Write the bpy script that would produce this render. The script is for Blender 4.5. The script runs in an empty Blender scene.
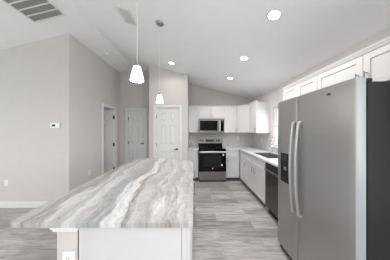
import bpy, bmesh, math, random
from mathutils import Vector, Matrix
PI = math.pi
S = bpy.context.scene
COL = S.collection

# ------------------------------------------------------------------ camera, world, big lights, exposure
cam_d = bpy.data.cameras.new('camera'); cam = bpy.data.objects.new('camera', cam_d); COL.objects.link(cam)
cam.location = (0, 0, 1.447); cam.rotation_euler = (PI/2, 0, 0)
cam_d.sensor_width = 36; cam_d.lens = 36*150/390; cam_d.clip_start = 0.02
S.camera = cam
W = bpy.data.worlds.new('sky'); S.world = W; W.use_nodes = True
bg = W.node_tree.nodes['Background']; bg.inputs[0].default_value = (0.86, 0.93, 1.0, 1); bg.inputs[1].default_value = 1.3
S.view_settings.view_transform = 'Standard'; S.view_settings.look = 'None'
S.view_settings.gamma = 1; S.view_settings.use_curve_mapping = False
S.view_settings.exposure = 0.74

def area(name, loc, rot, sx, sy, power, col):
    d = bpy.data.lights.new(name, 'AREA'); d.shape = 'RECTANGLE'; d.size = sx; d.size_y = sy
    d.energy = power; d.color = col
    o = bpy.data.objects.new(name, d); COL.objects.link(o); o.location = loc; o.rotation_euler = rot
    return o
# daylight at rear glass doors and kitchen window; the other three are added fill
area('daylight_rear', (-1.6, -3.46, 1.15), (PI/2, 0, 0), 4.4, 2.0, 3, (0.92, 0.98, 1.0))
area('fill_left', (-5.93, -0.3, 1.45), (0, -PI/2, 0), 1.5, 3.0, 36, (0.90, 0.97, 1.0))  # added fill at an unseen living room window
area('fill_right', (1.83, -0.75, 1.5), (0, PI/2, 0), 1.3, 1.6, 38, (1.0, 0.975, 0.97))  # added fill to brighten the hall side wall; no such window known
area('fill_side_room', (-4.72, 3.8, 1.5), (0, -PI/2, 0), 1.0, 0.8, 3.5, (0.95, 0.98, 1.0))  # added fill for the open door leaf; the side room has no window
area('daylight_kitchen', (1.93, 3.17, 1.5), (0, PI/2-0.25, 0), 0.8, 0.7, 5, (0.97, 0.99, 1.0))

# ------------------------------------------------------------------ materials
def nt(name):
    m = bpy.data.materials.new(name); m.use_nodes = True
    return m, m.node_tree, m.node_tree.nodes['Principled BSDF']
def L(t, a, b): t.links.new(a, b)
def noise(t, vec, scale, detail=4, rough=0.5, dist=0.0):
    n = t.nodes.new('ShaderNodeTexNoise'); n.inputs['Scale'].default_value = scale
    n.inputs['Detail'].default_value = detail; n.inputs['Roughness'].default_value = rough
    n.inputs['Distortion'].default_value = dist
    if vec: L(t, vec, n.inputs['Vector'])
    return n
def mapping(t, scale=(1, 1, 1), rot=(0, 0, 0), loc=(0, 0, 0)):
    c = t.nodes.new('ShaderNodeTexCoord'); m = t.nodes.new('ShaderNodeMapping')
    m.inputs['Scale'].default_value = scale; m.inputs['Rotation'].default_value = rot; m.inputs['Location'].default_value = loc
    L(t, c.outputs['Object'], m.inputs['Vector']); return m.outputs[0]
def ramp(t, fac, stops, interp='LINEAR'):
    r = t.nodes.new('ShaderNodeValToRGB'); r.color_ramp.interpolation = interp
    e = r.color_ramp.elements
    while len(e) < len(stops): e.new(0.5)
    for i, (p, c) in enumerate(stops): e[i].position = p; e[i].color = (*c, 1)
    L(t, fac, r.inputs[0]); return r.outputs[0]
def mix(t, fac, a, b, mode='MIX'):
    m = t.nodes.new('ShaderNodeMix'); m.data_type = 'RGBA'; m.blend_type = mode
    if isinstance(fac, float): m.inputs[0].default_value = fac
    else: L(t, fac, m.inputs[0])
    for i, v in ((6, a), (7, b)):
        if isinstance(v, tuple): m.inputs[i].default_value = (*v, 1)
        else: L(t, v, m.inputs[i])
    return m.outputs[2]
def bump(t, p, h, strength=0.1, dist=0.002):
    b = t.nodes.new('ShaderNodeBump'); b.inputs['Strength'].default_value = strength; b.inputs['Distance'].default_value = dist
    L(t, h, b.inputs['Height']); L(t, b.outputs[0], p.inputs['Normal'])
def plain(name, col, rough=0.5, metal=0.0, var=0.03, nscale=6, bmp=0.0, bscale=250):
    m, t, p = nt(name)
    n = noise(t, mapping(t), nscale, 3)
    c2 = tuple(min(1, v*(1+var)) for v in col); c1 = tuple(v*(1-var) for v in col)
    L(t, ramp(t, n.outputs[0], [(0.3, c1), (0.7, c2)]), p.inputs['Base Color'])
    p.inputs['Roughness'].default_value = rough; p.inputs['Metallic'].default_value = metal
    if bmp:
        n2 = noise(t, mapping(t), bscale, 2); bump(t, p, n2.outputs[0], bmp)
    return m
M = {}
M['wall'] = plain('greige_wall_paint', (0.65, 0.617, 0.604), 0.85, var=0.01, bmp=0.05)
M['ceil'] = plain('white_ceiling_paint', (0.92, 0.92, 0.94), 0.9, var=0.01, bmp=0.08, bscale=120)
M['trim'] = plain('white_trim_paint', (0.80, 0.80, 0.80), 0.4, var=0.01)
M['cab'] = plain('white_cabinet_lacquer', (0.66, 0.655, 0.665), 0.35, var=0.008)
M['door'] = plain('white_door_paint', (0.77, 0.77, 0.77), 0.4, var=0.01)
M['plate'] = plain('white_plastic', (0.88, 0.88, 0.87), 0.35, var=0.01)
M['dark'] = plain('black_slot', (0.015, 0.015, 0.015), 0.5)
M['black'] = plain('black_enamel', (0.010, 0.010, 0.011), 0.2, var=0.1)
M['glassblk'] = plain('black_glass', (0.004, 0.004, 0.005), 0.10, var=0.1)
for k in ('black', 'glassblk', 'dark'): M[k].node_tree.nodes['Principled BSDF'].inputs['Specular IOR Level'].default_value = 0.18
M['body'] = plain('dark_grey_painted_steel', (0.022, 0.0225, 0.0235), 0.55, var=0.04)
M['body'].node_tree.nodes['Principled BSDF'].inputs['Specular IOR Level'].default_value = 0.2
M['nickel'] = plain('brushed_nickel', (0.36, 0.355, 0.345), 0.36, 1.0)
M['chrome'] = plain('chrome', (0.8, 0.8, 0.8), 0.12, 1.0)
M['bronze'] = plain('dark_bronze', (0.03, 0.027, 0.025), 0.4, 0.6)
M['toe'] = plain('toe_kick', (0.10, 0.095, 0.09), 0.7)
M['edge'] = plain('silver_door_edge_paint', (0.33, 0.345, 0.36), 0.35)
M['cord'] = plain('clear_cord', (0.72, 0.72, 0.71), 0.3)
M['carpet'] = plain('side_room_floor', (0.32, 0.30, 0.28), 0.8, var=0.1, nscale=20)
M['grass'] = plain('lawn', (0.16, 0.24, 0.09), 0.95, var=0.3, nscale=3)
M['louver'] = plain('grey_louver_metal', (0.78, 0.78, 0.78), 0.5)
M['darklouver'] = plain('dark_filter_grille', (0.40, 0.40, 0.405), 0.6)

def steel(name, col, rough, vertical=False):
    m, t, p = nt(name)
    sc = (300, 300, 3) if vertical else (3, 3, 300)
    n = noise(t, mapping(t, sc), 1.0, 2)
    L(t, ramp(t, n.outputs[0], [(0.3, tuple(v*0.96 for v in col)), (0.7, tuple(min(1, v*1.04) for v in col))]), p.inputs['Base Color'])
    p.inputs['Metallic'].default_value = 1.0; p.inputs['Roughness'].default_value = rough
    bump(t, p, n.outputs[0], 0.06, 0.0006)
    return m
M['steel'] = steel('brushed_stainless_steel', (0.45, 0.447, 0.447), 0.40)
M['steel_d'] = steel('dark_stainless_steel', (0.11, 0.107, 0.105), 0.38)
M['steel_k'] = steel('brushed_steel_kitchen', (0.29, 0.28, 0.272), 0.34)
M['steel_h'] = steel('satin_handle_steel', (0.74, 0.74, 0.74), 0.38, True)

def floor_mat():
    m, t, p = nt('grey_vinyl_plank')
    vec = mapping(t, loc=(0.35, -0.11, 0))
    br = t.nodes.new('ShaderNodeTexBrick')
    L(t, vec, br.inputs['Vector']); br.inputs['Scale'].default_value = 1
    br.inputs['Brick Width'].default_value = 1.22; br.inputs['Row Height'].default_value = 0.19
    br.inputs['Mortar Size'].default_value = 0.0016; br.inputs['Mortar Smooth'].default_value = 0.2
    br.inputs['Color1'].default_value = (0, 0, 0, 1); br.inputs['Color2'].default_value = (1, 1, 1, 1)
    br.inputs['Mortar'].default_value = (0.35, 0.35, 0.35, 1)
    br.offset = 0.43; br.offset_frequency = 2; br.squash = 1.0
    # shift grain per plank
    c = t.nodes.new('ShaderNodeTexCoord')
    add = t.nodes.new('ShaderNodeVectorMath'); add.operation = 'MULTIPLY_ADD'
    L(t, br.outputs['Color'], add.inputs[0]); add.inputs[1].default_value = (7.3, 3.1, 5.7); L(t, c.outputs['Object'], add.inputs[2])
    mp = t.nodes.new('ShaderNodeMapping'); mp.inputs['Scale'].default_value = (1.6, 13, 1); L(t, add.outputs[0], mp.inputs['Vector'])
    g1 = noise(t, mp.outputs[0], 1.5, 8, 0.68, 0.7)
    mp2 = t.nodes.new('ShaderNodeMapping'); mp2.inputs['Scale'].default_value = (2.0, 60, 1); L(t, add.outputs[0], mp2.inputs['Vector'])
    g2 = noise(t, mp2.outputs[0], 1.5, 4, 0.6)
    base = ramp(t, br.outputs['Color'], [(0.0, (0.32, 0.308, 0.30)), (0.35, (0.42, 0.406, 0.396)), (0.7, (0.475, 0.464, 0.454)), (1.0, (0.53, 0.52, 0.51))])
    gr = ramp(t, g1.outputs[0], [(0.30, (0.42, 0.41, 0.40)), (0.43, (0.78, 0.77, 0.76)), (0.55, (1.04, 1.04, 1.04)), (0.75, (1.26, 1.26, 1.26))])
    c1 = mix(t, 1.0, base, gr, 'MULTIPLY')
    fg = ramp(t, g2.outputs[0], [(0.3, (0.86, 0.86, 0.86)), (0.7, (1.1, 1.1, 1.1))])
    c2 = mix(t, 1.0, c1, fg, 'MULTIPLY')
    c3 = mix(t, br.outputs['Fac'], c2, (0.24, 0.23, 0.22))
    L(t, c3, p.inputs['Base Color']); p.inputs['Roughness'].default_value = 0.42
    bump(t, p, g2.outputs[0], 0.08, 0.001)
    return m
M['floor'] = floor_mat()

def marble(name, rot, loc, zones):
    """bands of colour across local X (after turning by rot), running along local Y, torn by noise"""
    m, t, p = nt(name)
    v0 = mapping(t, (1, 1, 1), (0, 0, rot), loc)
    n0 = noise(t, v0, 1.4, 4, 0.55)
    wv = t.nodes.new('ShaderNodeVectorMath'); wv.operation = 'MULTIPLY_ADD'
    L(t, n0.outputs['Color'], wv.inputs[0]); wv.inputs[1].default_value = (0.26, 0.3, 0); L(t, v0, wv.inputs[2])
    def st(sx, sy, d, r=0.6, di=0.0):
        mp = t.nodes.new('ShaderNodeMapping'); mp.inputs['Scale'].default_value = (sx, sy, 1); L(t, wv.outputs[0], mp.inputs['Vector'])
        return noise(t, mp.outputs[0], 1.0, d, r, di)
    b = st(19, 2.6, 10, 0.68, 0.7)         # streaks
    d = st(48, 11, 10, 0.74, 1.0)            # fine veins
    e = st(22, 12, 8, 0.72, 1.0)            # mottling
    br = st(6, 1.3, 6, 0.6, 0.2)
    sep = t.nodes.new('ShaderNodeSeparateXYZ'); L(t, wv.outputs[0], sep.inputs[0])
    ma = t.nodes.new('ShaderNodeMath'); ma.operation = 'MULTIPLY_ADD'; L(t, br.outputs[0], ma.inputs[0]); ma.inputs[1].default_value = 0.30; L(t, sep.outputs[0], ma.inputs[2])
    mb_ = t.nodes.new('ShaderNodeMath'); mb_.operation = 'MULTIPLY_ADD'; L(t, b.outputs[0], mb_.inputs[0]); mb_.inputs[1].default_value = 0.16; L(t, ma.outputs[0], mb_.inputs[2])
    mr = t.nodes.new('ShaderNodeMapRange'); mr.inputs['From Min'].default_value = -0.62+0.36; mr.inputs['From Max'].default_value = 0.62+0.36; L(t, mb_.outputs[0], mr.inputs[0])
    broad = ramp(t, mr.outputs[0], zones)
    streak = ramp(t, b.outputs[0], [(0.34, (0.62, 0.60, 0.575)), (0.44, (0.88, 0.87, 0.86)), (0.52, (1.0, 1.0, 1.0)), (0.72, (1.12, 1.12, 1.12))])
    c1 = mix(t, 0.8, broad, streak, 'MULTIPLY')
    vein = ramp(t, d.outputs[0], [(0.34, (0.48, 0.45, 0.42)), (0.42, (0.88, 0.87, 0.86)), (0.5, (1, 1, 1))])
    c2 = mix(t, 0.8, c1, vein, 'MULTIPLY')
    mo = ramp(t, e.outputs[0], [(0.36, (0.78, 0.765, 0.75)), (0.5, (0.97, 0.965, 0.96)), (0.64, (1.1, 1.1, 1.1))])
    c3 = mix(t, 0.75, c2, mo, 'MULTIPLY')
    L(t, mix(t, 1.0, c3, (0.86, 0.875, 0.895), 'MULTIPLY'), p.inputs['Base Color']); p.inputs['Roughness'].default_value = 0.3
    p.inputs['Specular IOR Level'].default_value = 0.3
    return m
MT = (0.47, 0.45, 0.43)
WH, GB, TN, BN, LG = (0.80, 0.80, 0.795), (0.45, 0.465, 0.475), (0.52, 0.505, 0.49), (0.37, 0.335, 0.305), (0.63, 0.625, 0.62)
M['marble'] = marble('flowing_grey_granite', math.radians(-3), (0, 0, 0),
    [(0.0, TN), (0.08, LG), (0.12, BN), (0.16, WH), (0.21, TN), (0.26, WH), (0.31, LG), (0.36, GB), (0.43, GB), (0.46, WH), (0.52, WH), (0.54, BN), (0.57, TN), (0.61, LG), (0.66, MT), (0.71, LG), (0.75, MT), (0.81, MT), (0.84, LG), (0.90, MT), (0.97, LG)])
M['marble2'] = marble('flowing_grey_granite_kitchen', math.radians(75), (-3.2, -1.0, 0.0),
    [(0.0, WH), (0.1, TN), (0.2, WH), (0.3, BN), (0.36, WH), (0.47, WH), (0.52, BN), (0.58, MT), (0.63, WH), (0.75, WH), (0.85, TN), (1.0, WH)])

def emit(name, col, strength, mixbase=None):
    m, t, p = nt(name)
    p.inputs['Base Color'].default_value = (*col, 1); p.inputs['Emission Color'].default_value = (*col, 1)
    p.inputs['Emission Strength'].default_value = strength; p.inputs['Roughness'].default_value = 0.4
    return m
M['lens'] = emit('lit_lens', (1, 0.985, 0.96), 9)
M['shade'] = emit('lit_frosted_glass', (1, 0.99, 0.97), 1.5)
M['screen'] = emit('oven_display', (0.015, 0.02, 0.022), 0.1)
def glass():
    m, t, p = nt('window_glass'); t.nodes.remove(p)
    out = t.nodes['Material Output']; tr = t.nodes.new('ShaderNodeBsdfTransparent'); gl = t.nodes.new('ShaderNodeBsdfGlossy')
    gl.inputs['Roughness'].default_value = 0.02; mx = t.nodes.new('ShaderNodeMixShader'); mx.inputs[0].default_value = 0.06
    tr.inputs[0].default_value = (0.97, 0.99, 0.98, 1)
    L(t, tr.outputs[0], mx.inputs[1]); L(t, gl.outputs[0], mx.inputs[2]); L(t, mx.outputs[0], out.inputs[0])
    return m
M['glass'] = glass()

# ------------------------------------------------------------------ mesh helpers
class MB:
    def __init__(s): s.bm = bmesh.new()
    def box(s, x0, x1, y0, y1, z0, z1, bev=0.0, seg=2):
        vs = [s.bm.verts.new((x, y, z)) for x in (x0, x1) for y in (y0, y1) for z in (z0, z1)]
        f = [(0, 1, 3, 2), (4, 6, 7, 5), (0, 4, 5, 1), (2, 3, 7, 6), (0, 2, 6, 4), (1, 5, 7, 3)]
        fs = [s.bm.faces.new([vs[i] for i in q]) for q in f]
        if bev:
            ed = list({e for q in fs for e in q.edges})
            bmesh.ops.bevel(s.bm, geom=ed, offset=bev, segments=seg, profile=0.5, affect='EDGES')
        return s
    def prism(s, pts, a, b, axis='y', bev=0.0):
        """pts polygon; axis y: (x,z) extruded y a..b; axis z: (x,y) extruded z; axis x: (y,z) extruded x"""
        def P(p, t): return {'y': (p[0], t, p[1]), 'z': (p[0], p[1], t), 'x': (t, p[0], p[1])}[axis]
        A = [s.bm.verts.new(P(p, a)) for p in pts]; B = [s.bm.verts.new(P(p, b)) for p in pts]
        fs = [s.bm.faces.new(A), s.bm.faces.new(B[::-1])]
        n = len(pts)
        for i in range(n): fs.append(s.bm.faces.new([A[i], B[i], B[(i+1) % n], A[(i+1) % n]]))
        if bev:
            ed = list(fs[0].edges) + list(fs[1].edges)
            bmesh.ops.bevel(s.bm, geom=ed, offset=bev, segments=3, profile=0.5, affect='EDGES')
        return s
    def ring(s, c, n, b, r, seg):
        return [s.bm.verts.new(c + (n*math.cos(2*PI*k/seg) + b*math.sin(2*PI*k/seg))*r) for k in range(seg)]
    def tube(s, path, r, seg=10, cap=True):
        path = [Vector(p) for p in path]; rs = r if isinstance(r, (list, tuple)) else [r]*len(path)
        prev = None; nrm = None
        for i, p in enumerate(path):
            d = (path[min(i+1, len(path)-1)] - path[max(i-1, 0)]).normalized()
            if nrm is None: nrm = d.orthogonal().normalized()
            nrm = (nrm - d*nrm.dot(d)).normalized(); b = d.cross(nrm)
            R = s.ring(p, nrm, b, rs[i], seg)
            if prev:
                for k in range(seg): s.bm.faces.new([prev[k], prev[(k+1) % seg], R[(k+1) % seg], R[k]])
            elif cap: s.bm.faces.new(R[::-1])
            prev = R
        if cap: s.bm.faces.new(prev)
        return s
    def lathe(s, prof, c=(0, 0, 0), seg=32, axis='z', cap=False):
        rings = []
        for (r, z) in prof:
            ring = []
            for k in range(seg):
                a = 2*PI*k/seg; u, v = r*math.cos(a), r*math.sin(a)
                q = (u, v, z) if axis == 'z' else ((u, z, v) if axis == 'y' else (z, u, v))
                ring.append(s.bm.verts.new((q[0]+c[0], q[1]+c[1], q[2]+c[2])))
            rings.append(ring)
        for A, B in zip(rings, rings[1:]):
            for k in range(seg): s.bm.faces.new([A[k], A[(k+1) % seg], B[(k+1) % seg], B[k]])
        if cap: s.bm.faces.new(rings[0][::-1]); s.bm.faces.new(rings[-1])
        return s
    def strip(s, path, w, t, wa=(0, 1, 0)):
        """flat bar swept along path; w across wa, t thick"""
        path = [Vector(p) for p in path]; wa = Vector(wa); prev = None
        for i, p in enumerate(path):
            d = (path[min(i+1, len(path)-1)] - path[max(i-1, 0)]).normalized(); n = d.cross(wa).normalized()
            R = []
            for k in range(12):
                a = 2*PI*k/12; ca, sa = math.cos(a), math.sin(a)
                R.append(s.bm.verts.new(p + wa*(w/2*math.copysign(abs(ca)**0.6, ca)) + n*(t/2*math.copysign(abs(sa)**0.6, sa))))
            if prev:
                for k in range(12): s.bm.faces.new([prev[k], prev[(k+1) % 12], R[(k+1) % 12], R[k]])
            else: s.bm.faces.new(R[::-1])
            prev = R
        s.bm.faces.new(prev); return s
    def build(s, name, mat, parent=None, smooth=False, off=None, loc=None):
        """vertices are in the parent's local frame; off shifts the mesh so that its origin lies at off"""
        bmesh.ops.recalc_face_normals(s.bm, faces=s.bm.faces)
        if off: bmesh.ops.translate(s.bm, verts=s.bm.verts, vec=-Vector(off))
        me = bpy.data.meshes.new(name); s.bm.to_mesh(me); s.bm.free()
        me.materials.append(M[mat])
        if smooth:
            for f in me.polygons: f.use_smooth = True
            me.set_sharp_from_angle(angle=math.radians(35))
        o = bpy.data.objects.new(name, me); COL.objects.link(o)
        if parent: o.parent = parent
        if off: o.location = off
        if loc: o.location = loc
        return o
def tag(o, label=None, cat=None, group=None, kind=None):
    if label: o['label'] = label
    if cat: o['category'] = cat
    if group: o['group'] = group
    if kind: o['kind'] = kind
    return o
def thing(name, label, cat, loc=(0, 0, 0), rz=0.0, group=None):
    o = bpy.data.objects.new(name, None); COL.objects.link(o); o.empty_display_size = 0.1
    o.location = loc; o.rotation_euler = (0, 0, rz); return tag(o, label, cat, group)
def struct(name, mb, mat, parent=None, label=None):
    o = mb.build(name, mat, parent)
    if parent is None: tag(o, label, None, None, 'structure')
    return o
def struct_root(name, loc=(0, 0, 0), rz=0.0, label=None):
    o = bpy.data.objects.new(name, None); COL.objects.link(o); o.location = loc; o.rotation_euler = (0, 0, rz)
    return tag(o, label, None, None, 'structure')
def copy_tree(o, parent=None):
    c = o.copy(); COL.objects.link(c); c.parent = parent
    for ch in list(o.children): copy_tree(ch, c)
    return c

# ------------------------------------------------------------------ setting
XR, YB, XL, YL, YR, XW = 1.87, 4.84, -2.35, 2.80, -3.5, -6.0
RX, RZ, SL = -1.87, 3.372, 0.25
def cz(x): return RZ - SL*abs(x-RX)
struct('floor', MB().box(XW-0.1, XR+0.1, YR-0.1, YB+0.1, -0.08, 0), 'floor', label='grey wood-look vinyl plank floor')
T = 0.12
struct('ceiling', MB().prism([(XW-0.1, cz(XW-0.1)), (RX, RZ), (XR+0.1, cz(XR+0.1)), (XR+0.1, cz(XR+0.1)+T), (RX, RZ+T), (XW-0.1, cz(XW-0.1)+T)], YR-0.1, YB+0.1, 'y'), 'ceil', label='white vaulted ceiling')
def gable(mb, x0, x1, y0, y1, z0=0.0):
    pts = [(x0, z0), (x1, z0), (x1, cz(x1))]
    if x0 < RX < x1: pts.append((RX, RZ))
    pts.append((x0, cz(x0))); return mb.prism(pts, y0, y1, 'y')
# right wall with openings for the kitchen window and the added window
KW = (2.78, 3.60, 1.06, 1.98)
mb = MB(); zt = cz(XR)
for a, b, c, d in ((YR, -1.4, 0, zt), (-1.4, 0.3, 0, 0.85), (-1.4, 0.3, 2.15, zt), (0.3, KW[0], 0, zt), (KW[1], YB, 0, zt), (KW[0], KW[1], 0, KW[2]), (KW[0], KW[1], KW[3], zt)): mb.box(XR, XR+0.1, a, b, c, d)
struct('wall_right', mb, 'wall')
struct('wall_back', gable(MB(), -1.245, XR+0.1, YB, YB+0.1), 'wall')
# pantry closet front wall, with its door opening
PY = 4.08; pd = (-1.065, -0.42); dh = 2.06
mb = MB(); gable(mb, -1.245, pd[0], PY, PY+0.1); gable(mb, pd[1], -0.2, PY, PY+0.1); gable(mb, pd[0], pd[1], PY, PY+0.1, dh)
struct('wall_pantry', mb, 'wall')
mb = MB(); gable(mb, -0.3, -0.2, PY+0.1, YB); struct('wall_pantry_right', mb, 'wall')
mb = MB(); gable(mb, -1.245, -1.145, PY+0.1, 4.7); struct('wall_pantry_left', mb, 'wall')
# hall end wall
HY = 4.70; hd = (-2.105, -1.575)
mb = MB(); gable(mb, XL-0.12, hd[0], HY, HY+0.14); gable(mb, hd[1], -1.145, HY, HY+0.14); gable(mb, hd[0], hd[1], HY, HY+0.14, dh)
mb.box(hd[0]-0.1, hd[1]+0.1, HY+0.142, HY+0.2, 0, dh+0.1)  # unseen backing added to stop light leaking round the closet door
struct('wall_hall', mb, 'wall')
# left hall side wall with doorway
ld = (3.84, 4.42)
mb = MB(); zt = cz(XL-0.06)
mb.box(XL-0.12, XL, YL+0.12, ld[0], 0, zt).box(XL-0.12, XL, ld[1], HY, 0, zt).box(XL-0.12, XL, ld[0], ld[1], dh, zt)
struct('wall_hall_left', mb, 'wall')
struct('wall_left', gable(MB(), XW, XL, YL, YL+0.12), 'wall')
# room beyond the doorway
struct('wall_side_room', MB().box(-4.9, -4.8, YL+0.12, HY+0.14, 0, 2.6).box(-4.8, XL-0.12, HY, HY+0.14, 0, 2.6), 'wall')
struct('ceiling_side_room', MB().box(-4.8, XL-0.12, YL+0.12, HY, 2.44, 2.5), 'ceil')
# far side of the living room: long wall with added window, rear wall with glass doors
mb = MB(); zt = cz(XW)
for a, b, c, d in ((YR, -1.8, 0, zt), (1.2, YL, 0, zt), (-1.8, 1.2, 0, 0.7), (-1.8, 1.2, 2.15, zt)): mb.box(XW-0.1, XW, a, b, c, d)
struct('wall_living_room', mb, 'wall')
mb = MB(); gable(mb, XW, -3.8, YR-0.1, YR); gable(mb, 0.6, XR, YR-0.1, YR); gable(mb, -3.8, 0.6, YR-0.1, YR, 2.1)
struct('wall_rear', mb, 'wall')
def window(name, loc, rz, w, h, mull, label):
    r = struct_root(name, loc, rz, label)
    mb = MB(); f = 0.05
    mb.box(0, f, 0.03, 0.08, 0, h).box(w-f, w, 0.03, 0.08, 0, h).box(f, w-f, 0.03, 0.08, 0, f).box(f, w-f, 0.03, 0.08, h-f, h)
    for u in mull[0]: mb.box(u-0.025, u+0.025, 0.03, 0.08, f, h-f)
    for v in mull[1]: mb.box(f, w-f, 0.025, 0.075, v-0.02, v+0.02)
    mb.build('window_frame', 'trim', r)
    MB().box(f, w-f, 0.052, 0.056, f, h-f).build('pane', 'glass', r)
    return r
# local x along the wall, local y out of the room
kw = window('window_1', (XR, KW[1], KW[2]), -PI/2, KW[1]-KW[0], KW[3]-KW[2], ([], [0.46]), 'white framed window over the kitchen sink')
MB().box(-0.03, KW[1]-KW[0]+0.03, -0.03, 0.028, -0.022, 0, 0.004).build('window_sill', 'trim', kw)
window('window_2', (XW, -1.8, 0.7), PI/2, 3.0, 1.45, ([1.0, 2.0], []), 'added unseen wide living room window')  # unseen window put in for its bright reflection
window('window_4', (XR, 0.3, 0.85), -PI/2, 1.7, 1.3, ([0.85], []), 'added unseen double window in the right wall behind the camera')  # unseen window added to go with the right fill lamp
window('window_3', (0.6, YR, 0.0), PI, 4.4, 2.1, ([1.1, 2.2, 3.3], []), 'glass patio doors behind the camera')
struct('ground', MB().box(-40, 40, -40, 40, -0.3, -0.2), 'grass', label='lawn outside the windows')
# baseboards
def board(name, x0, x1, y0, y1):
    struct(name, MB().box(x0, x1, y0, y1, 0, 0.115, 0.004), 'trim')
board('baseboard_left', XW, XL, YL-0.015, YL)
board('baseboard_hall_left', XL, XL+0.015, YL, ld[0]-0.075)
board('baseboard_hall', XL+0.015, hd[0]-0.08, HY-0.015, HY)
board('baseboard_pantry', -1.245, pd[0]-0.08, PY-0.015, PY)
board('baseboard_pantry_right', pd[1]+0.08, -0.2, PY-0.015, PY)

# ---- doors: local x across, local y into the wall, front face at y=0
def casing(root, w, h, depth=0.1):
    c = 0.065; mb = MB()
    mb.box(-c, 0, -0.016, 0.0, 0, h+c, 0.004).box(w, w+c, -0.016, 0.0, 0, h+c, 0.004).box(0, w, -0.016, 0.0, h, h+c, 0.004)
    mb.box(-0.001, 0.012, 0.0, depth, 0, h).box(w-0.012, w+0.001, 0.0, depth, 0, h).box(0.012, w-0.012, 0.0, depth, h-0.012, h+0.001)
    return mb.build('door_casing', 'trim', root)
def six_panel(mb, w, h, y0=0.0, t=0.040):
    """leaf from x 0..w, y y0..y0+t"""
    g = 0.016; mb.box(0, w, y0+g, y0+t-g, 0, h)
    st = w*0.165; mu = w*0.15
    rows = [(0.0, 0.20), (0.86, 1.02), (1.58, 1.69), (h-0.12, h)]
    for ya, yb, s in ((y0, y0+g, -1), (y0+t-g, y0+t, 1)):
        mb.box(0, st, ya, yb, 0, h, 0.0); mb.box(w-st, w, ya, yb, 0, h)
        for a, b in rows: mb.box(st, w-st, ya, yb, a, b)
        for (a, b), (c, d) in zip(rows, rows[1:]):
            mb.box(w/2-mu/2, w/2+mu/2, ya, yb, b, c)
            for u0, u1 in ((st, w/2-mu/2), (w/2+mu/2, w-st)):
                m = 0.012; k_ = 0.030; yo, yi = (ya+0.004, yb) if s < 0 else (yb-0.004, ya)
                A = [(u0+m, b+m), (u1-m, b+m), (u1-m, c-m), (u0+m, c-m)]; B = [(u0+m+k_, b+m+k_), (u1-m-k_, b+m+k_), (u1-m-k_, c-m-k_), (u0+m+k_, c-m-k_)]
                va = [mb.bm.verts.new((x, yi, z)) for x, z in A]; vb = [mb.bm.verts.new((x, yo, z)) for x, z in B]
                mb.bm.faces.new(vb)
                for q in range(4): mb.bm.faces.new([va[q], va[(q+1) % 4], vb[(q+1) % 4], vb[q]])
def lever(parent, x, z, sgn, y0, mat='bronze'):
    mb = MB(); mb.lathe([(0.001, 0), (0.026, 0), (0.026, -0.008), (0.012, -0.012), (0.010, -0.04), (0.001, -0.04)], (x, y0, z), 20, 'y')
    mb.tube([(x, y0-0.038, z), (x+sgn*0.02, y0-0.042, z), (x+sgn*0.075, y0-0.042, z)], 0.009, 10)
    return mb.build('door_handle', mat, parent, True)
def hinge(parent, x, z, y0, mat='bronze'):
    mb = MB(); mb.tube([(x, y0-0.007, z-0.045), (x, y0-0.007, z+0.045)], 0.0085, 10); mb.box(x-0.012, x+0.012, y0-0.002, y0+0.001, z-0.045, z+0.045)
    return mb.build('hinge', mat, parent)
# door_1: pantry
r = struct_root('door_1', (pd[0], PY, 0), 0, 'closed white six panel pantry door in the wall beside the cabinets')
w = pd[1]-pd[0]; casing(r, w, dh)
mb = MB(); six_panel(mb, w-0.03, dh-0.025); bmesh.ops.translate(mb.bm, verts=mb.bm.verts, vec=(0.015, 0.012, 0.008))
leaf = mb.build('door_leaf', 'door', r)
lever(leaf, w-0.075, 0.925, -1, 0.012)
for z in (0.28, 1.05, 1.82): hinge(leaf, 0.014, z, 0.012, 'nickel')
# door_2: hall closet
r = struct_root('door_2', (hd[0], HY, 0), 0, 'closed narrow white six panel door at the end of the hall')
w = hd[1]-hd[0]; casing(r, w, dh, 0.13)
mb = MB(); six_panel(mb, w-0.03, dh-0.025); bmesh.ops.translate(mb.bm, verts=mb.bm.verts, vec=(0.015, 0.012, 0.008))
leaf = mb.build('door_leaf', 'door', r)
lever(leaf, w-0.055, 1.02, -1, 0.012)
for z in (0.28, 1.05, 1.80): hinge(leaf, 0.012, z, 0.012)
# door_3: doorway in the left hall wall, leaf swung open into the side room. local x -> +Y, y -> -X
r = struct_root('door_3', (XL, ld[0], 0), PI/2, 'white doorway in the left hall wall with its door swung open')
w = ld[1]-ld[0]; casing(r, w, dh, 0.12)
leaf = MB(); six_panel(leaf, w-0.03, dh-0.03, 0.0)
bmesh.ops.rotate(leaf.bm, cent=(0, 0, 0), matrix=Matrix.Rotation(math.radians(104), 3, 'Z'), verts=leaf.bm.verts)
bmesh.ops.translate(leaf.bm, verts=leaf.bm.verts, vec=(w-0.018, 0.062, 0.01))
lf = leaf.build('door_leaf', 'door', r)
for z in (0.30, 1.02, 1.82):
    MB().tube([(w-0.016, 0.022, z-0.05), (w-0.016, 0.022, z+0.05)], 0.010, 10).box(w-0.0135, w-0.0125, 0.024, 0.06, z-0.05, z+0.05).build('hinge', 'bronze', lf)

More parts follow.
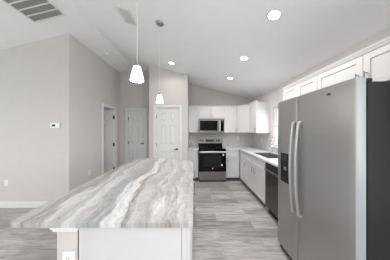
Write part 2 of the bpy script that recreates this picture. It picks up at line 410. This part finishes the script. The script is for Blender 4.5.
# ------------------------------------------------------------------ wall plates
def outlet(loc, rz, label, switch=False, group=None):
    t = thing('light_switch' if switch else 'wall_outlet', label, 'light switch' if switch else 'outlet', loc, rz, group)
    MB().box(-0.036, 0.036, -0.006, 0, -0.058, 0.058, 0.002).build('cover_plate', 'plate', t)
    if switch:
        MB().box(-0.016, 0.016, -0.010, -0.006, -0.033, 0.033, 0.001).build('rocker', 'plate', t)
    else:
        for s in (-1, 1):
            sf = MB().box(-0.016, 0.016, -0.008, -0.006, s*0.022-0.014, s*0.022+0.014, 0.001).build('socket_face', 'plate', t)
            for q in (-1, 1): MB().box(q*0.0065-0.0015, q*0.0065+0.0015, -0.0086, -0.008, s*0.022-0.005, s*0.022+0.006).build('slot', 'dark', sf)
    return t
outlet((-3.52, YL, 0.46), 0, 'white outlet low on the wall left of the island, above the baseboard')
outlet((XL, 3.33, 0.50), PI/2, 'white outlet low on the hall side wall, before the open doorway')
outlet((-0.125, YB, 1.20), 0, 'white outlet on the kitchen back wall left of the range')
outlet((1.39, YB, 1.18), 0, 'white outlet on the kitchen back wall right of the range')
outlet((XR, 4.20, 1.18), -PI/2, 'white outlet on the right kitchen wall, between corner and window')
# thermostat
t = thing('thermostat', 'white wall thermostat with small dark display on the left wall', 'thermostat', (-2.60, YL, 1.53))
MB().box(-0.085, 0.085, -0.024, 0, -0.048, 0.048, 0.008, 3).build('housing', 'plate', t)
MB().box(-0.05, 0.015, -0.0255, -0.0235, -0.017, 0.02, 0.0008).build('display', 'black', t)

# ------------------------------------------------------------------ ceiling fittings
TH = math.atan(SL)
def on_ceiling(o, x, y):
    o.location = (x, y, cz(x)); o.rotation_euler = (0, TH if x > RX else -TH, 0)
def recessed():
    t = thing('recessed_light', None, 'ceiling light', group='recessed ceiling lights')
    MB().lathe([(0.058, -0.004), (0.062, -0.008), (0.078, -0.004), (0.081, 0.0)], seg=40).build('trim_ring', 'trim', t, True)
    MB().lathe([(0.0005, -0.006), (0.04, -0.006), (0.0595, -0.004), (0.0595, 0.0)], seg=40).build('lens', 'lens', t, True)
    return t
def lamp(parent, kind, loc, power, col, **k):
    d = bpy.data.lights.new('lamp_light', kind); d.energy = power; d.color = col
    for a, b in k.items(): setattr(d, a, b)
    o = bpy.data.objects.new('lamp_light', d); COL.objects.link(o); o.parent = parent; o.location = loc
    return o
rec = recessed(); first = True
REC = [(0.855, 1.62, 'round lit recessed light over the fridge side, nearest and largest of the ceiling downlights'),
       (0.85, 2.60, 'round lit recessed light in the middle of the kitchen aisle row'),
       (0.845, 3.60, 'round lit recessed light nearest the range, above the upper cabinets'),
       (-0.56, 3.58, 'round lit recessed light just in front of the pantry wall')]
REC_ADDED = [(-3.6, -0.6, 'added unseen recessed light in the living room ceiling, nearer the island'),  # downlights out of view, added to brighten the room and ceiling
           (-3.6, -2.4, 'added unseen recessed light in the living room ceiling, nearer the patio doors'),
           (-0.2, -2.4, 'added unseen recessed light in front of the patio doors')]
for x, y, lab in REC + REC_ADDED:
    o = rec if first else copy_tree(rec); first = False
    on_ceiling(o, x, y); o['label'] = lab
for x, y, lab in REC + REC_ADDED:   # (lamp inside each fixture)
    d = bpy.data.lights.new('downlight', 'AREA'); d.shape = 'DISK'; d.size = 0.13; d.energy = {1.62: 6.5, 2.60: 8, 3.60: 6, 3.58: 2.4}.get(y, 15); d.color = (1, 0.945, 0.905); d.spread = math.radians(162)
    o = bpy.data.objects.new('downlight', d); COL.objects.link(o); o.location = (x, y, cz(x)-0.03)
# pendants
def pendant(x, y, label):
    c = cz(x); zb = 1.850; t = thing('pendant_light', label, 'pendant light', (x, y, zb), 0, 'pendant lights over the island')
    h = c-zb
    mb = MB().lathe([(0.001, -0.022), (0.045, -0.022), (0.058, -0.010), (0.062, 0.0), (0.001, 0.0)], seg=32)
    bmesh.ops.rotate(mb.bm, cent=(0, 0, 0), matrix=Matrix.Rotation(TH, 3, 'Y'), verts=mb.bm.verts)
    bmesh.ops.translate(mb.bm, verts=mb.bm.verts, vec=(0, 0, h-0.001)); mb.build('canopy', 'nickel', t, True)
    MB().tube([(0, 0, 0.15), (0, 0, h-0.02)], 0.0022, 8).build('cord', 'cord', t)
    MB().lathe([(0.001, 0.152), (0.005, 0.152), (0.007, 0.142), (0.016, 0.138), (0.020, 0.118), (0.001, 0.117)], seg=28).build('socket_cap', 'nickel', t, True)
    MB().lathe([(0.020, 0.118), (0.0275, 0.116), (0.034, 0.095), (0.046, 0.045), (0.0535, 0.004), (0.051, 0.0), (0.048, 0.004), (0.042, 0.045), (0.030, 0.094), (0.020, 0.112)], seg=40).build('lamp_shade', 'shade', t, True)
    MB().lathe([(0.001, 0.02), (0.014, 0.025), (0.024, 0.045), (0.022, 0.065), (0.012, 0.085), (0.010, 0.115)], seg=20).build('bulb', 'lens', t, True)
    lamp(t, 'POINT', (0, 0, -0.02), 3.0, (1, 0.95, 0.91), shadow_soft_size=0.05)
    return t
pendant(-0.475, 1.23, 'white frosted glass pendant nearest the camera, over the front of the island')
pendant(-0.525, 2.23, 'white frosted glass pendant farther back, hanging in front of the pantry wall')
# smoke detector
t = thing('smoke_detector', 'small round white smoke detector on the sloped ceiling above the hall', 'smoke detector')
MB().lathe([(0.001, -0.038), (0.03, -0.038), (0.05, -0.034), (0.060, -0.022), (0.064, 0.0), (0.001, 0)], seg=32).build('housing', 'plate', t, True)
MB().lathe([(0.001, -0.0405), (0.012, -0.0405), (0.013, -0.038), (0.001, -0.038)], seg=16).build('test_button', 'louver', t)
on_ceiling(t, -2.15, 3.66)
# supply vent
t = thing('ceiling_vent', 'narrow white supply vent with angled louvers on the ceiling above the island', 'vent')
hw, hl = 0.088, 0.150
mb = MB(); mb.box(-hw-0.02, -hw+0.006, -hl-0.02, hl+0.02, -0.008, 0, 0.002).box(hw-0.006, hw+0.02, -hl-0.02, hl+0.02, -0.008, 0, 0.002)
mb.box(-hw+0.006, hw-0.006, -hl-0.02, -hl+0.006, -0.008, 0, 0.002).box(-hw+0.006, hw-0.006, hl-0.006, hl+0.02, -0.008, 0, 0.002); mb.build('frame', 'trim', t)
MB().box(-hw+0.006, hw-0.006, -hl+0.006, hl-0.006, -0.0015, 0).build('duct_opening', 'darklouver', t)
mb = MB()
for k in range(5):
    x = -hw+0.022 + k*0.034
    mb.prism([(x-0.010, -0.010), (x-0.008, -0.011), (x+0.009, -0.0035), (x+0.007, -0.0025)], -hl+0.007, hl-0.007, 'y')
mb.build('louvers', 'trim', t); on_ceiling(t, -1.02, 2.27)
# return grille
t = thing('return_air_grille', 'large return air grille with dark louvers and white bars, top left ceiling', 'vent')
x0, x1, y0, y1 = -0.25, 0.275, -0.42, 0.42
mb = MB(); b = 0.028
mb.box(x0, x0+b, y0, y1, -0.01, 0, 0.003).box(x1-b, x1, y0, y1, -0.01, 0, 0.003).box(x0+b, x1-b, y0, y0+b, -0.01, 0, 0.003).box(x0+b, x1-b, y1-b, y1, -0.01, 0, 0.003)
mb.build('frame', 'trim', t)
MB().box(x0+b, x1-b, y0+b, y1-b, -0.0015, 0).build('filter', 'darklouver', t)
mb = MB(); n = 7; cell = (y1-y0-2*b)/n
for k in range(1, n): mb.box(x0+b, x1-b, y0+b+k*cell-0.008, y0+b+k*cell+0.008, -0.009, -0.0015)
mb.build('crossbars', 'trim', t)
mb = MB()
for k in range(n):
    for j in range(6):
        y = y0+b+k*cell+0.014+j*0.0155
        mb.prism([(y-0.003, -0.007), (y-0.002, -0.008), (y+0.003, -0.003), (y+0.002, -0.002)], x0+b, x1-b, 'x')
mb.build('louvers', 'darklouver', t); on_ceiling(t, -2.36, 2.02)

# ------------------------------------------------------------------ cabinetry (local: x width, y into cabinet, front at y=0)
def shaker(w, h, x, z, t=0.019, fr=0.055):
    mb = MB(); g = 0.002; a, b, c, d = x+g, x+w-g, z+g, z+h-g
    if h < 0.2: fr = 0.035
    mb.box(a, a+fr, -t, 0, c, d, 0.0015, 1).box(b-fr, b, -t, 0, c, d, 0.0015, 1).box(a+fr, b-fr, -t, 0, c, c+fr, 0.0015, 1).box(a+fr, b-fr, -t, 0, d-fr, d, 0.0015, 1)
    mb.box(a+fr-0.002, b-fr+0.002, -t+0.008, -0.001, c+fr-0.002, d-fr+0.002)
    return mb
def pull(parent, x, z, vertical=True, L_=0.11, y0=-0.019):
    mb = MB(); h = L_/2
    if vertical:
        mb.tube([(x, y0-0.028, z-h), (x, y0-0.028, z+h)], 0.0055, 10)
        for s in (-1, 1): mb.tube([(x, y0, z+s*(h-0.015)), (x, y0-0.028, z+s*(h-0.015))], 0.0045, 8)
    else:
        mb.tube([(x-h, y0-0.028, z), (x+h, y0-0.028, z)], 0.0055, 10)
        for s in (-1, 1): mb.tube([(x+s*(h-0.015), y0, z), (x+s*(h-0.015), y0-0.028, z)], 0.0045, 8)
    return mb.build('handle', 'nickel', parent, True)
def base_cab(label, loc, rz, w, doors, drawers, depth=0.59, handles=None, filler=None, group='white shaker base cabinets', side_panel=None, open_top=False):
    t = thing('base_cabinet', label, 'cabinet', loc, rz, group)
    if open_top:
        MB().box(0, 0.018, 0, depth, 0.10, 0.884).box(w-0.018, w, 0, depth, 0.10, 0.884).box(0.018, w-0.018, 0, depth, 0.10, 0.118).box(0.018, w-0.018, depth-0.01, depth, 0.118, 0.884).box(0.018, w-0.018, 0, 0.018, 0.118, 0.884).build('body', 'cab', t)
    else: MB().box(0, w, 0, depth, 0.10, 0.884).build('body', 'cab', t)
    MB().box(0, w, 0.055, depth-0.01, 0.0, 0.10).build('toe_kick', 'toe', t)
    z0, z1 = 0.115, 0.875; dz = 0.70 if drawers else z1
    for (a, b) in drawers:
        d = shaker(b-a, z1-dz-0.004, a, dz+0.004).build('drawer_front', 'cab', t)
    for i, (a, b, hx) in enumerate(doors):
        d = shaker(b-a, dz-z0, a, z0).build('door', 'cab', t)
        if hx is not None: pull(d, hx, dz-0.10)
    if side_panel: MB().box(*side_panel).build('side_panel', 'cab', t)
    return t
# back run
base_cab('narrow white base cabinet between the pantry wall and the range', (-0.196, 4.235, 0), 0, 0.29, [(0, 0.29, 0.255)], [], depth=0.60)
base_cab('white base cabinet just right of the range with drawer', (0.872, 4.235, 0), 0, 0.378, [(0, 0.378, 0.04)], [(0, 0.378)], depth=0.60)
# right run, local x runs towards the camera
base_cab('white base cabinet with drawer in the back corner of the right run', (1.27, 4.215, 0), -PI/2, 0.54, [(0.06, 0.54, 0.49)], [(0.06, 0.54)])
base_cab('wide white sink cabinet with two doors under the kitchen window', (1.27, 3.67, 0), -PI/2, 1.0, [(0, 0.49, 0.43), (0.49, 0.98, 0.55)], [(0, 0.49), (0.49, 0.98)], side_panel=(0.982, 1.0, 0.001, 0.585, 0.0, 0.0995), open_top=True)
# worktops
zt0, zt1 = 0.886, 0.916
mb = MB(); SK = (1.37, 1.78, 2.82, 3.55)
mb.box(0.869, 1.24, 4.20, YB-0.001, zt0, zt1)
mb.box(1.24, XR-0.001, SK[3], YB-0.001, zt0, zt1).box(1.24, SK[0], SK[2], SK[3], zt0, zt1).box(SK[1], XR-0.001, SK[2], SK[3], zt0, zt1).box(1.24, XR-0.001, 1.90, SK[2], zt0, zt1)
ct = mb.build('worktop', 'marble2'); tag(ct, 'polished grey and tan granite worktop turning the corner under the window', 'worktop')
mb = MB(); mb.box(0.869, XR-0.02, YB-0.02, YB-0.001, zt1, zt1+0.10, 0.002).box(XR-0.02, XR-0.001, 1.90, YB-0.001, zt1, zt1+0.10, 0.002)
mb.build('backsplash', 'marble2', ct)
ct = MB().box(-0.198, 0.101, 4.20, YB-0.001, zt0, zt1, 0.002).build('worktop', 'marble2'); tag(ct, 'short piece of granite worktop left of the range', 'worktop')
MB().box(-0.198, 0.101, YB-0.02, YB-0.001, zt1, zt1+0.10, 0.002).build('backsplash', 'marble2', ct)
# sink
t = thing('kitchen_sink', 'stainless steel double bowl sink set into the worktop under the window', 'sink', (1.575, 3.185, 0.72))
mb = MB(); X0, X1, Y0, Y1 = SK[0]-1.575, SK[1]-1.575, SK[2]-3.185, SK[3]-3.185; zb, ztop = 0.0, 0.192
def bowl(mb, xa, xb, ya, yb):
    mb.box(xa, xb, ya, yb, zb, zb+0.004); w_ = 0.004
    mb.box(xa, xa+w_, ya, yb, zb, ztop).box(xb-w_, xb, ya, yb, zb, ztop).box(xa, xb, ya, ya+w_, zb, ztop).box(xa, xb, yb-w_, yb, zb, ztop)
ym = (Y0+Y1)/2
bowl(mb, X0+0.001, X1-0.001, Y0+0.001, ym-0.008); bowl(mb, X0+0.001, X1-0.001, ym+0.008, Y1-0.001); mb.box(X0+0.001, X1-0.001, ym-0.008, ym+0.008, zb+0.1, ztop-0.01)
mb.build('basin', 'steel', t)
for y in ((Y0+ym)/2, (Y1+ym)/2): MB().lathe([(0.001, 0.007), (0.03, 0.007), (0.042, 0.0045), (0.042, 0.004)], (0, y, 0), 24).build('drain', 'chrome', t, True)
# faucet
t = thing('kitchen_faucet', 'chrome gooseneck faucet standing behind the sink by the window', 'faucet', (1.815, 3.17, zt1))
MB().lathe([(0.001, 0), (0.028, 0), (0.028, 0.008), (0.018, 0.015), (0.016, 0.06), (0.001, 0.06)], seg=24).build('faucet_base', 'chrome', t, True)
arc = [(0, 0, 0.05), (0, 0, 0.26)] + [(-0.10+0.10*math.cos(a), 0, 0.26+0.10*math.sin(a)) for a in [PI*k/10 for k in range(1, 11)]] + [(-0.20, 0, 0.20)]
MB().tube(arc, 0.0125, 14).build('spout', 'chrome', t, True)
MB().lathe([(0.013, 0.21), (0.018, 0.20), (0.018, 0.14), (0.014, 0.13), (0.001, 0.13)], (-0.20, 0, 0), 18).build('spray_head', 'chrome', t, True)
MB().tube([(0, 0.01, 0.045), (0, 0.05, 0.06), (0, 0.09, 0.09)], [0.011, 0.008, 0.006], 10).build('lever', 'chrome', t, True)
# dishwasher
t = thing('dishwasher', 'dark stainless dishwasher between the sink cabinet and the fridge', 'dishwasher', (1.255, 2.658, 0), -PI/2)
MB().box(0, 0.605, 0.02, 0.58, 0.10, 0.872).build('body', 'body', t)
MB().box(0.004, 0.601, -0.01, 0.019, 0.115, 0.73, 0.004).build('door_panel', 'steel_d', t)
MB().box(0.004, 0.601, -0.01, 0.019, 0.733, 0.868, 0.004).build('control_panel', 'steel_d', t)
mb = MB().tube([(0.05, -0.045, 0.775), (0.555, -0.045, 0.775)], 0.011, 12)
for x in (0.07, 0.535): mb.tube([(x, -0.01, 0.775), (x, -0.045, 0.775)], 0.007, 8)
mb.build('handle', 'steel_k', t, True)
MB().box(0.004, 0.601, 0.05, 0.55, 0.0, 0.10).build('toe_kick', 'black', t)

# upper cabinets
UZ0, UZ1, UD = 1.37, 2.145, 0.325
def crown(t, w, ends=(0, 0), z=None, name='crown_moulding', depth=UD):
    z = UZ1 if z is None else z
    pts = [(0.0, z), (-0.022, z), (-0.030, z+0.010), (-0.045, z+0.030), (-0.045, z+0.042), (0.0, z+0.042)]
    mb = MB().prism(pts, -0.0*ends[0], w, 'x')
    return mb
def upper(label, loc, rz, w, doors, z0=UZ0, z1=UZ1, depth=UD, crown_h=0.045, light=True):
    t = thing('upper_cabinet', label, 'cabinet', (loc[0], loc[1], z0), rz, 'white shaker upper cabinets')
    h = z1-z0
    MB().box(0, w, 0, depth, 0, h).build('body', 'cab', t)
    for (a, b, hx) in doors:
        d = shaker(b-a, h-0.004, a, 0.002).build('door', 'cab', t)
        if hx is not None: pull(d, hx, 0.085, True, 0.10)
    MB().prism([(0.0, h), (-0.020, h), (-0.024, h+0.012), (-0.034, h+crown_h-0.012), (-0.036, h+crown_h), (0.02, h+crown_h), (0.02, h)], 0, w, 'x').build('crown_moulding', 'cab', t)
    return t
FY = YB-0.001-UD
upper('tall white upper cabinet left of the microwave, beside the pantry wall', (-0.197, FY), 0, 0.305, [(0, 0.305, 0.265)], crown_h=0.03)
upper('short white two-door upper cabinet above the microwave', (0.111, FY), 0, 0.764, [(0, 0.382, 0.345), (0.382, 0.764, 0.419)], z0=1.79, crown_h=0.03)
upper('tall white upper cabinet right of the microwave, before the corner', (0.878, FY), 0, 0.375, [(0, 0.375, 0.335)], crown_h=0.03)
# diagonal corner cabinet
cx0, cy0, cx1, cy1 = 1.258, FY, XR-0.001-UD, 4.226
t = thing('corner_upper_cabinet', 'white diagonal corner upper cabinet with one slanted door', 'cabinet', (cx0, cy0, UZ0), 0, 'white shaker upper cabinets')
h = UZ1-UZ0
MB().prism([(0, 0), (cx1-cx0, cy1-cy0), (XR-0.001-cx0, cy1-cy0), (XR-0.001-cx0, YB-0.001-cy0), (0, YB-0.001-cy0)], 0, h+0.03, 'z').build('body', 'cab', t)
dl = math.hypot(cx1-cx0, cy1-cy0); an = math.atan2(cy1-cy0, cx1-cx0)
mb = shaker(dl-0.02, h-0.004, 0.01, 0.002); bmesh.ops.rotate(mb.bm, cent=(0, 0, 0), matrix=Matrix.Rotation(an, 3, 'Z'), verts=mb.bm.verts); d = mb.build('door', 'cab', t)
mb = MB(); mb.tube([(0.05, -0.047, 0.035), (0.05, -0.047, 0.135)], 0.0055, 10)
for z in (0.05, 0.12): mb.tube([(0.05, -0.019, z), (0.05, -0.047, z)], 0.0045, 8)
bmesh.ops.rotate(mb.bm, cent=(0, 0, 0), matrix=Matrix.Rotation(an, 3, 'Z'), verts=mb.bm.verts); mb.build('handle', 'nickel', d, True)
# right wall uppers (local x towards the camera)
RXU = XR-0.001-UD
upper('white upper cabinet on the right wall beside the window, its end panel facing the room', (RXU, 4.224), -PI/2, 0.494, [(0, 0.494, 0.45)], crown_h=0.04)
upper('white two-door upper cabinet on the right wall between window and fridge', (RXU, 2.60), -PI/2, 0.725, [(0, 0.3625, 0.32), (0.3625, 0.725, 0.405)], z0=UZ0, z1=2.13)
upper('short white two-door upper cabinet directly above the fridge', (RXU, 1.873), -PI/2, 0.913, [(0, 0.51, 0.475), (0.51, 0.913, 0.545)], z0=1.835, z1=2.13)
upper('white upper cabinet nearest the camera, right of the one over the fridge', (RXU, 0.958), -PI/2, 0.60, [(0, 0.60, 0.05)], z0=UZ0, z1=2.13)

# ------------------------------------------------------------------ microwave
t = thing('microwave_oven', 'stainless over-the-range microwave with black glass door', 'microwave', (0.113, 4.455, 1.355))
w, h = 0.759, 0.43
MB().box(0, w, 0.03, 0.38, 0, h).build('body', 'body', t)
d = MB().box(0, 0.60, 0, 0.029, 0.0, h, 0.004).build('door', 'steel_k', t)
MB().box(0.03, 0.555, -0.002, 0.002, 0.075, h-0.06, 0.0).build('window', 'glassblk', d)
mb = MB().tube([(0.622, -0.038, 0.06), (0.622, -0.038, h-0.05)], 0.015, 12)
for z in (0.08, h-0.07): mb.tube([(0.622, 0.0, z), (0.622, -0.038, z)], 0.008, 8)
mb.build('handle', 'steel_h', d, True)
MB().box(0.602, w, 0, 0.029, 0.0, h, 0.004).build('control_panel', 'steel_k', t)
MB().box(0.650, w-0.018, -0.002, 0.001, 0.06, h-0.05).build('keypad', 'glassblk', t)
MB().box(0.66, w-0.028, -0.003, -0.001, h-0.10, h-0.065).build('display', 'screen', t)
mb = MB()
for k in range(12): mb.box(0.05+k*0.055, 0.09+k*0.055, -0.001, 0.001, h-0.022, h-0.014)
mb.build('vent_slots', 'dark', t)
# ------------------------------------------------------------------ range
t = thing('electric_range', 'freestanding stainless and black electric range under the microwave', 'stove', (0.106, 4.16, 0))
w = 0.758
MB().box(0, w, 0.02, 0.66, 0.03, 0.90).build('body', 'black', t)
ck = MB().box(-0.001, w+0.001, -0.012, 0.60, 0.90, 0.925, 0.006).build('cooktop', 'glassblk', t)
for (x, y, r_) in ((0.19, 0.14, 0.10), (0.57, 0.14, 0.085), (0.19, 0.42, 0.075), (0.57, 0.42, 0.10)):
    MB().lathe([(r_-0.004, 0.9255), (r_, 0.9255), (r_, 0.9251), (r_-0.004, 0.9251)], (x, y, 0), 36).build('burner_ring', 'body', ck)
bgd = MB().prism([(0.59, 0.926), (0.66, 0.926), (0.66, 1.19), (0.615, 1.19), (0.59, 1.02)], 0.0, w, 'x').build('backguard', 'black', t)
cp = MB().prism([(0.585, 1.03), (0.607, 1.19), (0.615, 1.192), (0.66, 1.192), (0.66, 1.188), (0.612, 1.188), (0.593, 1.03)], -0.001, w+0.001, 'x').build('control_panel', 'steel_k', t)
MB().prism([(0.586, 1.075), (0.596, 1.15), (0.600, 1.15), (0.590, 1.075)], 0.23, 0.50, 'x').build('display', 'screen', cp)
for x in (0.06, 0.135, 0.575, 0.65, 0.715)[:5]:
    if x > 0.7: continue
    mb = MB().lathe([(0.001, -0.026), (0.018, -0.026), (0.024, -0.004), (0.027, 0.0), (0.001, 0.0)], seg=24, axis='y'); mb.box(-0.003, 0.003, -0.032, -0.02, -0.022, 0.022)
    mb.build('knob', 'black', cp, True, loc=(x, 0.594, 1.112))
od = MB().box(0.004, w-0.004, -0.025, 0.019, 0.30, 0.885, 0.005).build('oven_door', 'glassblk', t)
MB().box(0.13, w-0.13, -0.0262, -0.024, 0.42, 0.74).build('oven_window', 'dark', od)
mb = MB().strip([(0.02, -0.07, 0.842), (0.2, -0.072, 0.842), (0.38, -0.073, 0.842), (0.56, -0.072, 0.842), (w-0.02, -0.07, 0.842)], 0.042, 0.022, (0, 0, 1))
for x in (0.04, w-0.04): mb.box(x-0.014, x+0.014, -0.066, -0.02, 0.828, 0.856)
mb.build('handle', 'steel_h', od, True)
mb = MB().lathe([(0.001, -0.0262), (0.019, -0.0262), (0.019, -0.0252), (0.001, -0.0252)], (w/2-0.0, 0, 0), 24, 'y'); bmesh.ops.scale(mb.bm, vec=(1, 1, 0.45), verts=mb.bm.verts); bmesh.ops.translate(mb.bm, verts=mb.bm.verts, vec=(0, 0, 0.385)); mb.build('emblem', 'louver', od)
MB().lathe([(0.001, -0.0265), (0.024, -0.0265), (0.024, -0.0252), (0.001, -0.0252)], (w-0.125, 0, 0.48), 24, 'y').build('round_sticker', 'plate', od)
MB().box(w-0.105, w-0.065, -0.0265, -0.0252, 0.74, 0.79).build('label_sticker', 'louver', od)
MB().box(0.004, w-0.004, -0.022, 0.019, 0.055, 0.292, 0.005).build('storage_drawer', 'steel_k', t)
for x in (0.05, w-0.05):
    for y in (0.06, 0.6): MB().lathe([(0.001, 0), (0.02, 0), (0.016, 0.035), (0.001, 0.035)], (x, y, 0), 16).build('foot', 'dark', t)

# ------------------------------------------------------------------ fridge
FX = 1.03
t = thing('refrigerator', 'large stainless steel side-by-side refrigerator in the right foreground', 'refrigerator', (FX, 1.42, 0))
def fb(mb, x0, x1, y0, y1, z0, z1, b=0.0, s=2): return mb.box(x0-FX, x1-FX, y0-1.42, y1-1.42, z0, z1, b, s)
fb(MB(), 1.118, 1.84, 0.972, 1.868, 0.035, 1.764, 0.006).build('cabinet_body', 'body', t)
fb(MB(), 1.105, 1.118, 0.985, 1.855, 0.06, 1.75).build('door_gasket', 'dark', t)
def fdoor(y0, y1, name, lab):
    # slightly crowned front with rounded vertical edges
    pts = []; n = 14; r = 0.014
    for k in range(n+1):
        u = k/n; y = y0+r+(y1-y0-2*r)*u; x = FX + 0.010*(2*u-1)**4*0.6
        pts.append((x-FX, y-1.42))
    pts = [(0.018, y0-1.42), (0.009, y0+0.004-1.42)] + pts + [(0.009, y1-0.004-1.42), (0.018, y1-1.42), (0.072, y1-1.42), (0.072, y0-1.42)]
    o = MB().prism(pts, 0.075, 1.785, 'z').build(name, 'steel', t, True); o['label'] = lab
    o.data.materials.append(M['edge'])
    for f in o.data.polygons:
        if abs(f.normal.y) > 0.9 or abs(f.normal.z) > 0.9: f.material_index = 1
    return o
fz = fdoor(1.520, 1.880, 'freezer_door', 'narrow left door with ice and water dispenser')
fr = fdoor(0.966, 1.512, 'fridge_door', 'wide right door with small emblem')
def fhandle(par, y):
    P = []
    for k in range(25):
        u = k/24; z = 0.60 + 0.92*u; s = math.sin(PI*u)
        P.append((-0.014-0.034*s**0.8, y-1.42, z))
    P = [(0.004, y-1.42, 0.595)] + P + [(0.004, y-1.42, 1.525)]
    return MB().strip(P, 0.030, 0.018).build('handle', 'steel_h', par, True)
fhandle(fz, 1.555); fhandle(fr, 1.472)
dp = fb(MB(), 1.022, 1.034, 1.625, 1.795, 0.85, 1.18, 0.004).build('dispenser_panel', 'glassblk', fz)
fb(MB(), 1.0215, 1.024, 1.645, 1.775, 0.875, 1.04).build('dispenser_recess', 'dark', dp)
fb(MB(), 1.019, 1.024, 1.66, 1.76, 1.10, 1.165).build('dispenser_display', 'screen', dp)
fb(MB(), 1.012, 1.026, 1.675, 1.715, 0.99, 1.03, 0.004).build('dispenser_paddle', 'nickel', dp)
mb = MB().lathe([(0.001, -0.003), (0.016, -0.003), (0.017, 0.0), (0.001, 0.0)], seg=28, axis='x'); bmesh.ops.scale(mb.bm, vec=(1, 1, 0.5), verts=mb.bm.verts)
mb.build('emblem', 'steel_d', fr, True, loc=(-0.0, 1.156-1.42, 1.722))
for y in (0.99, 1.83): fb(MB(), 1.06, 1.16, y-0.012, y+0.03, 1.766, 1.787, 0.004).build('hinge_cover', 'body', t)
fb(MB(), 1.06, 1.12, 0.98, 1.86, 0.012, 0.068).build('kick_grille', 'dark', t)
for x in (1.16, 1.78):
    for y in (1.02, 1.82): MB().lathe([(0.001, 0), (0.022, 0), (0.018, 0.036), (0.001, 0.036)], (x-FX, y-1.42, 0), 14).build('foot', 'dark', t)

# ------------------------------------------------------------------ island
IZ = 0.914
struct('wall_island', MB().box(-0.820, -0.700, 0.892, 2.55, 0, 0.850).box(-0.832, -0.690, 0.872, 2.57, 0.852, 0.872, 0.003).box(-0.838, -0.690, 0.864, 2.578, 0.870, 0.883, 0.002), 'wall', label='low drywall half wall supporting the island top')
bpy.data.objects['wall_island'].data.materials.append(M['trim'])
me = bpy.data.objects['wall_island'].data
for f in me.polygons:
    if f.center.z > 0.8505: f.material_index = 1
outlet((-0.750, 0.892, 0.668), 0, 'white outlet on the end of the island half wall, below the granite')
def icab(y0, w, label, end):
    t = thing('island_cabinet', label, 'cabinet', (-0.050, y0, 0), PI/2, 'white cabinets under the island top')
    MB().box(0, w, 0, 0.61, 0.10, 0.882).build('body', 'cab', t)
    MB().box(0, w, 0.06, 0.60, 0, 0.10).build('toe_kick', 'toe', t)
    for a, b, hx in ((0, w/2, w/2-0.04), (w/2, w, w/2+0.04)):
        d = shaker(b-a, 0.76, a, 0.115).build('door', 'cab', t); pull(d, hx, 0.77)
    if end:
        MB().box(-0.012, -0.001, 0.608, 0.639, 0.0, 0.882).box(-0.018, -0.001, 0.618, 0.637, 0.0, 0.882, 0.002).box(-0.008, -0.001, 0.03, 0.608, 0.0, 0.882).box(-0.012, -0.001, 0.0, 0.028, 0.0, 0.882, 0.002).build('end_panel', 'cab', t)
icab(0.905, 0.55, 'island cabinet nearest the camera with broad plain white end panel', True)
icab(1.457, 0.55, 'middle cabinet under the island, facing the aisle', False)
icab(2.009, 0.54, 'rear cabinet under the island, nearest the range', False)
# granite slab
def smooth_poly(P, rad):
    out = []
    n = len(P)
    for i in range(n):
        p = Vector(P[i]); a = Vector(P[i-1]); b = Vector(P[(i+1) % n]); r = rad[i]
        if r <= 0: out.append(tuple(p)); continue
        u = p+(a-p).normalized()*r; v = p+(b-p).normalized()*r
        for k in range(7):
            s = k/6; out.append(tuple(u*(1-s)**2 + p*2*s*(1-s) + v*s*s))
    return out
poly = [(-0.013, 0.862), (-0.022, 1.8), (-0.045, 2.56), (-0.28, 2.72), (-0.60, 2.83), (-0.86, 2.86), (-1.13, 2.72), (-1.115, 2.2), (-1.095, 1.2), (-1.075, 0.862)]
rad = [0.015, 0, 0.08, 0.08, 0.1, 0.12, 0.16, 0, 0, 0.025]
pp = smooth_poly(poly, rad)
o = MB().prism([(x+0.55, y-1.85) for x, y in pp], 0.0, 0.030, 'z', bev=0.005).build('island_worktop', 'marble', None, True)
o.location = (-0.55, 1.85, 0.8845); tag(o, 'large slab of grey, white and tan flowing granite on top of the island', 'worktop')
